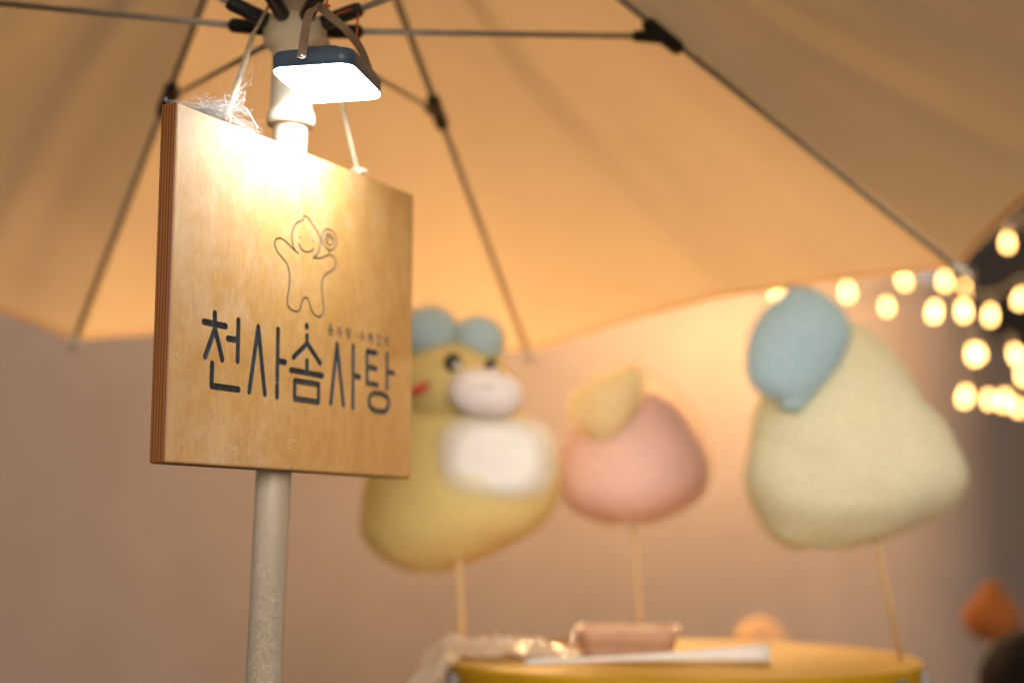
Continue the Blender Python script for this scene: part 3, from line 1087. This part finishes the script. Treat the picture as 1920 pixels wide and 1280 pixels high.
# crumpled clear film at the left of the drum
fc = Vector((-0.03, 1.86, DZ))
V, Fc = [], []
NI, NJ = 34, 22
for j in range(NJ + 1):
    for i in range(NI + 1):
        s, t = i / NI * 2 - 1, j / NJ * 2 - 1
        r = max(0, 1 - (s * s + t * t) * .62)
        cr = noise.noise(Vector((s * 2.6, t * 2.6, 1))) * .5 + noise.noise(Vector((s * 6, t * 6, 2))) * .35 + noise.noise(Vector((s * 13, t * 13, 5))) * .15
        z = 0.003 + max(0.0, r * (0.016 + 0.055 * abs(cr)) + 0.028 * max(0, -s - .3) * r)
        p = fc + Vector((s * 0.115 + cr * .012, t * 0.055 + cr * .012, z))
        over = (Vector((p.x, p.y, 0)) - DC).length - DR_
        if over > 0: p.z -= min(0.06, over * 1.1)
        V.append(p)
for j in range(NJ):
    for i in range(NI):
        q = j * (NI + 1) + i
        Fc.append((q, q + 1, q + NI + 2, q + NI + 1))
tag(mesh_obj("clear_film", V, Fc, M["film"]), "crumpled clear plastic film at the left rim of the yellow drum", "plastic film")

# ================================================================== COTTON CANDY
def loft(rows, dist, depth, shift=0.0, rings=26, sides=36, rough=0.004, seed=0.0, flat_back=1.0):
    """rows (py, px_left, px_right) of the outline; depth = thickness / width; shift moves it back"""
    prof = []
    for py, xl, xr in rows:
        A0, B0 = at(xl, py, dist), at(xr, py, dist)
        prof.append(Vector(((A0.x + B0.x) / 2, (B0.x - A0.x) / 2, A0.z)))
    out = catmull(prof, max(2, rings // (len(prof) - 1)))
    V, Fc = [], []
    for q in out:
        hw = max(0.0008, q.y)
        for k in range(sides):
            a = 2 * math.pi * k / sides
            p = Vector((q.x + hw * math.cos(a), dist + shift + hw * depth * math.sin(a), q.z))
            n = Vector((math.cos(a), math.sin(a), 0))
            w = noise.noise(p * 16 + Vector((seed, 0, 0))) + 0.5 * noise.noise(p * 42 + Vector((0, seed, 0)))
            V.append(p + n * (rough * w * min(1, hw / 0.02)))
    m = len(out)
    for i in range(m - 1):
        for k in range(sides):
            a, b = i * sides + k, i * sides + (k + 1) % sides
            Fc.append((a, b, b + sides, a + sides))
    Fc.append(tuple(range(sides)))
    Fc.append(tuple((m - 1) * sides + k for k in range(sides - 1, -1, -1)))
    return V, Fc


def fuzz(o, mats=("fuzz",), name=None):
    """thin outer layers of loose fibres round a candy part, sub-part of its thing"""
    me0 = o.data
    c = sum((v.co for v in me0.vertices), Vector()) / len(me0.vertices)
    sg = 1 if sum(1 if v.normal.dot(v.co - c) > 0 else -1 for v in me0.vertices) > 0 else -1
    for q, (off, mt) in enumerate(((0.0035, "a"), (0.008, "b"))):
        V = [v.co + v.normal * sg * off * (1 + 0.35 * noise.noise(v.co * 30 + Vector((q, 0, 0)))) for v in me0.vertices]
        me = bpy.data.meshes.new("loose_fibres")
        me.from_pydata([tuple(v) for v in V], [], [tuple(p.vertices) for p in me0.polygons])
        me.materials.append(wisp(me0.materials[0].name, mt))
        me.polygons.foreach_set("use_smooth", [True] * len(me.polygons))
        link(bpy.data.objects.new("loose_fibres", me), o)
    return o


WISP = {}


def wisp(base, lvl):
    if (base, lvl) in WISP: return WISP[(base, lvl)]
    col = FLOSS_COL[base]
    m = NT(base + "_loose_" + lvl)
    f = m.noise(m.coord((170, 170, 420)), 1.0, 4, 0.6, 1.0)
    top = 0.55 if lvl == "a" else 0.30
    a = m.ramp(f, [(0.30, (top * 0.45,) * 3), (0.70, (top,) * 3)])
    d = m.new("ShaderNodeBsdfDiffuse")
    t = m.new("ShaderNodeBsdfTranslucent")
    for nd in (d, t): nd.inputs[0].default_value = tuple(min(.96, c * 1.03) for c in col) + (1,)
    mx = m.new("ShaderNodeMixShader")
    m.lk(d.outputs[0], mx.inputs[1]); m.lk(t.outputs[0], mx.inputs[2])
    tr = m.new("ShaderNodeBsdfTransparent")
    m2 = m.new("ShaderNodeMixShader")
    m.lk(a, m2.inputs[0]); m.lk(tr.outputs[0], m2.inputs[1]); m.lk(mx.outputs[0], m2.inputs[2])
    m.lk(m2.outputs[0], m.out.inputs[0])
    WISP[(base, lvl)] = m.m
    return m.m


def stick(top, foot, parent, r=0.0035):
    d = (Vector(top) - Vector(foot)).normalized()
    return mesh_obj("stick", *tube_geo([foot, Vector(top) + d * 0.06], r, 10), M["bamboo"], parent)


# --- yellow duck behind the sign
YD = 2.0
foot = Vector((at(868, 1236, 1.93).x, 1.93, DZ - 0.0))
duck = empty("duck_candy", foot, 0, "yellow duck-shaped cotton candy with pale blue hat and pink beak, behind the sign", "cotton candy")
body = fuzz(mesh_obj("body", *loft([(735, 770, 940), (760, 752, 960), (800, 728, 1005), (850, 706, 1036), (900, 690, 1046), (950, 681, 1034), (990, 682, 1000), (1020, 697, 945), (1045, 722, 890), (1062, 760, 840), (1069, 785, 810)], YD, 0.78, seed=1), M["floss_yellow"], duck))
fuzz(mesh_obj("head", *blob(at(850, 722, YD - 0.0215), 0.0796, 0.0753, 0.0602, seed=2), M["floss_yellow"], duck))
mesh_obj("bib", *blob(at(930, 860, YD - 0.066), 0.089, 0.040, 0.065, 0.0025, 3, Matrix.Rotation(R(12), 3, 'Z'), 3.4), M["floss_bib"], duck)
beak = mesh_obj("beak", *blob(at(910, 738, YD - 0.0989), 0.0495, 0.0387, 0.0333, 0.0015, 4, Matrix.Rotation(R(8), 3, 'Y'), 2.3), M["floss_rose"], duck)
mesh_obj("mouth_line", *tube_geo(catmull([at(888, 728, YD - 0.1382), at(912, 722, YD - 0.1409), at(940, 730, YD - 0.1312), at(955, 736, YD - 0.1226)], 5), 0.0014, 6), M["floss_pink"], beak)
for (px, py, rr, dy) in ((849, 679, 0.0118, -0.1000), (921, 685, 0.0090, -0.0820)):
    e = mesh_obj("eye", *blob(at(px, py, YD + dy), rr, rr * 0.5, rr * 1.05, 0, 0), M["eye"], duck)
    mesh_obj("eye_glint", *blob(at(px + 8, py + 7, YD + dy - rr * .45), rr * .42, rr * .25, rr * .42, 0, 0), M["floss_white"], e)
mesh_obj("cheek", *blob(at(792, 727, YD - 0.0871), 0.0172, 0.0065, 0.0070, 0.0008, 6, Matrix.Rotation(R(-28), 3, 'Y')), M["red"], duck)
hat = fuzz(mesh_obj("hat", *blob(at(805, 628, YD - 0.0323), 0.0430, 0.0387, 0.0366, seed=7, rot=Matrix.Rotation(R(14), 3, 'Y')), M["floss_blue"], duck))
fuzz(mesh_obj("hat_lobe", *blob(at(899, 636, YD - 0.0430), 0.0323, 0.0301, 0.0280, seed=8, rot=Matrix.Rotation(R(24), 3, 'Y')), M["floss_blue"], hat))
stick(at(857, 985, YD - 0.0323), foot, duck, 0.0045)

# --- pink candy
YP = 2.22
foot = Vector((at(1204, 1200, 2.17).x, 2.17, DZ))
pink = empty("pink_candy", foot, 0, "round pink cotton candy with a yellow crest, between the duck and the blue-hatted one", "cotton candy")
fuzz(mesh_obj("body", *loft([(738, 1184, 1214), (752, 1150, 1246), (775, 1112, 1272), (810, 1074, 1298), (850, 1055, 1318), (890, 1049, 1327), (920, 1052, 1318), (948, 1072, 1286), (968, 1108, 1240), (981, 1150, 1205)], YP, 0.8, seed=11), M["floss_pink"], pink))
fuzz(mesh_obj("crest", *loft([(684, 1184, 1192), (698, 1158, 1203), (716, 1118, 1204), (742, 1074, 1197), (768, 1066, 1186), (795, 1082, 1172), (815, 1106, 1150), (824, 1122, 1136)], YP - 0.075, 0.55, rough=0.009, seed=12), M["floss_crest"], pink))
mesh_obj("back_puff", *loft([(690, 1196, 1216), (715, 1185, 1250), (750, 1180, 1290), (800, 1178, 1322), (850, 1180, 1334), (900, 1190, 1330), (930, 1210, 1300)], YP + 0.06, 0.5, seed=13), wisp("peach_floss", "b"), pink)
stick(at(1186, 975, YP), foot, pink)

# --- cream candy with the blue cap
YC = 1.84
foot = Vector((at(1690, 1236, 1.89).x, 1.89, DZ))
cream = empty("cream_candy", foot, 0, "big pale yellow cotton candy with a drooping blue cap, at right", "cotton candy")
fuzz(mesh_obj("body", *loft([(602, 1545, 1590), (618, 1505, 1618), (640, 1478, 1642), (700, 1443, 1690), (760, 1424, 1734), (820, 1410, 1774), (850, 1405, 1790), (880, 1402, 1799), (910, 1403, 1796), (940, 1410, 1776), (968, 1422, 1738), (995, 1440, 1682), (1014, 1464, 1618), (1026, 1505, 1560)], YC, 0.72, rough=0.010, seed=21), M["floss_cream"], cream))
fuzz(mesh_obj("cap", *loft([(542, 1486, 1502), (550, 1474, 1530), (575, 1448, 1566), (600, 1426, 1583), (630, 1411, 1588), (660, 1405, 1579), (690, 1406, 1561), (715, 1414, 1541), (735, 1434, 1522), (747, 1462, 1512), (758, 1470, 1502), (770, 1479, 1486)], YC - 0.075, 0.55, rough=0.0025, seed=22), M["floss_blue"], cream))
stick(at(1640, 1000, YC + 0.01), foot, cream, 0.0036)

# --- two small orange candies on the back counter
counter = empty("back_counter", (0.9, 3.2, 0), 0, "plain timber counter at the back, below the small orange candies", "counter")
bm_obj("counter_top", box_bm(1.9, 0.5, 0.04, 0.004, 2, (0, 0, 0.88)), M["plank"], counter)
for sx in (-1, 1):
    bm_obj("side_panel", box_bm(0.03, 0.46, 0.86, 0.003, 1, (sx * 0.9, 0, 0.43)), M["plank"], counter)
bm_obj("front_panel", box_bm(1.77, 0.02, 0.80, 0.003, 1, (0, -0.2, 0.42)), M["plank"], counter)


def small_candy(rows, dist, label, mat, sd):
    cx = (rows[3][1] + rows[3][2]) / 2
    foot = Vector((at(cx, 1200, dist).x, dist, 0.90))
    r = empty("small_candy", foot, 0, label, "cotton candy")
    fuzz(mesh_obj("body", *loft(rows, dist, 0.9, rings=20, sides=24, seed=sd), mat, r))
    stick(at(cx, rows[-1][0] - 4, dist), foot, r)
    return r


small_candy([(1086, 1856, 1864), (1105, 1844, 1876), (1122, 1832, 1888), (1140, 1816, 1902), (1160, 1811, 1908), (1178, 1816, 1904), (1192, 1834, 1888), (1199, 1852, 1870)], 3.1, "small orange onion-shaped cotton candy near the right edge", M["floss_orange"], 31)
small_candy([(1158, 1420, 1430), (1170, 1402, 1448), (1182, 1388, 1462), (1196, 1382, 1468), (1214, 1386, 1464), (1228, 1400, 1450), (1236, 1416, 1434)], 3.1, "small orange cotton candy peeping over the drum's back rim", M["floss_peach"], 32)

# ================================================================== PERSON at the lower right corner
PY = 2.6
hc = at(1952, 1318, PY)
person = empty("person", (hc.x, hc.y, 0), 0, "dark-haired person in a dark coat, cut off by the lower right corner", "person")


def figure():
    H = hc.z
    sh = H - 0.20
    hip = H - 0.62
    J = {
        "pelvis": (0, 0, hip), "waist": (0, 0, hip + .14), "chest": (0, -.01, sh - .07), "neck": (0, 0, sh + .03), "head0": (0, -.005, H - .06), "head1": (0, -.012, H + .035),
        "lsh": (-.13, 0, sh - .02), "lel": (-.17, .0, sh - .24), "lwr": (-.15, -.09, sh - .42), "rsh": (.13, 0, sh - .02), "rel": (.17, 0, sh - .24), "rwr": (.15, -.09, sh - .42),
        "lhip": (-.07, 0, hip - .05), "lkn": (-.075, -.01, hip * .52), "lan": (-.075, .01, .07), "lto": (-.08, -.12, .035),
        "rhip": (.07, 0, hip - .05), "rkn": (.075, -.01, hip * .52), "ran": (.075, .01, .07), "rto": (.08, -.12, .035),
    }
    Rr = {"pelvis": .105, "waist": .10, "chest": .115, "neck": .045, "head0": .066, "head1": .070, "lsh": .055, "lel": .040, "lwr": .028, "rsh": .055, "rel": .040, "rwr": .028,
          "lhip": .078, "lkn": .052, "lan": .035, "lto": .03, "rhip": .078, "rkn": .052, "ran": .035, "rto": .03}
    E = [("pelvis", "waist"), ("waist", "chest"), ("chest", "neck"), ("neck", "head0"), ("head0", "head1"), ("chest", "lsh"), ("lsh", "lel"), ("lel", "lwr"), ("chest", "rsh"), ("rsh", "rel"), ("rel", "rwr"),
         ("pelvis", "lhip"), ("lhip", "lkn"), ("lkn", "lan"), ("lan", "lto"), ("pelvis", "rhip"), ("rhip", "rkn"), ("rkn", "ran"), ("ran", "rto")]
    # five fingers a side
    for s, w in ((-1, "lwr"), (1, "rwr")):
        b = Vector(J[w])
        J[w + "p"] = tuple(b + Vector((0, -.045, -.03)))
        Rr[w + "p"] = .022
        E.append((w, w + "p"))
        for f in range(5):
            o = Vector(((f - 2) * .010, -.085 + abs(f - 2) * .006, -.058)) if f else Vector((-s * .035, -.05, -.03))
            J[w + "f%d" % f] = tuple(b + o)
            Rr[w + "f%d" % f] = .0075
            E.append((w + "p", w + "f%d" % f))
    names = list(J)
    me = bpy.data.meshes.new("body")
    me.from_pydata([J[n] for n in names], [(names.index(a), names.index(b)) for a, b in E], [])
    o = link(bpy.data.objects.new("body", me), person)
    md = o.modifiers.new("skin", 'SKIN')
    for i, n in enumerate(names):
        me.skin_vertices[0].data[i].radius = (Rr[n], Rr[n])
    me.skin_vertices[0].data[0].use_root = True
    sb = o.modifiers.new("sub", 'SUBSURF')
    sb.levels = sb.render_levels = 2
    bpy.context.view_layer.update()
    new = bpy.data.meshes.new_from_object(o.evaluated_get(bpy.context.evaluated_depsgraph_get()))
    o.modifiers.clear()
    o.data = new
    new.materials.clear()
    new.materials.append(M["skin"])
    new.materials.append(M["coat"])
    for p in new.polygons:
        p.use_smooth = True
        c = p.center
        p.material_index = 0 if (c.z > sh + .01 and abs(c.x) < .09) or (c.z < sh - .43 and c.z > hip - .2 and c.y < -.10) else 1
    # hair, eyes, nose, mouth
    top = Vector((hc.x, hc.y, H))
    V, Fc = blob(top + Vector((0, .018, .018)), .100, .106, .116, .004, 40)
    V2 = []
    for v in V:
        r = v - top
        if r.y < -.03 and r.z < .055 and abs(r.x) < .058:
            v = Vector((v.x, top.y - .03 + (r.y + .03) * .2, v.z))
        V2.append(v)
    mesh_obj("hair", V2, Fc, M["hair"], person)
    for s in (-1, 1):
        mesh_obj("eye", *blob(top + Vector((s * .030, -.074, .0)), .010, .006, .006, 0), M["eye"], person)
        mesh_obj("ear", *blob(top + Vector((s * .078, .0, -.01)), .010, .016, .026, 0), M["skin"], person)
    mesh_obj("nose", *blob(top + Vector((0, -.084, -.022)), .010, .014, .017, 0), M["skin"], person)
    mesh_obj("mouth", *blob(top + Vector((0, -.074, -.052)), .020, .007, .005, 0), M["red"], person)


figure()
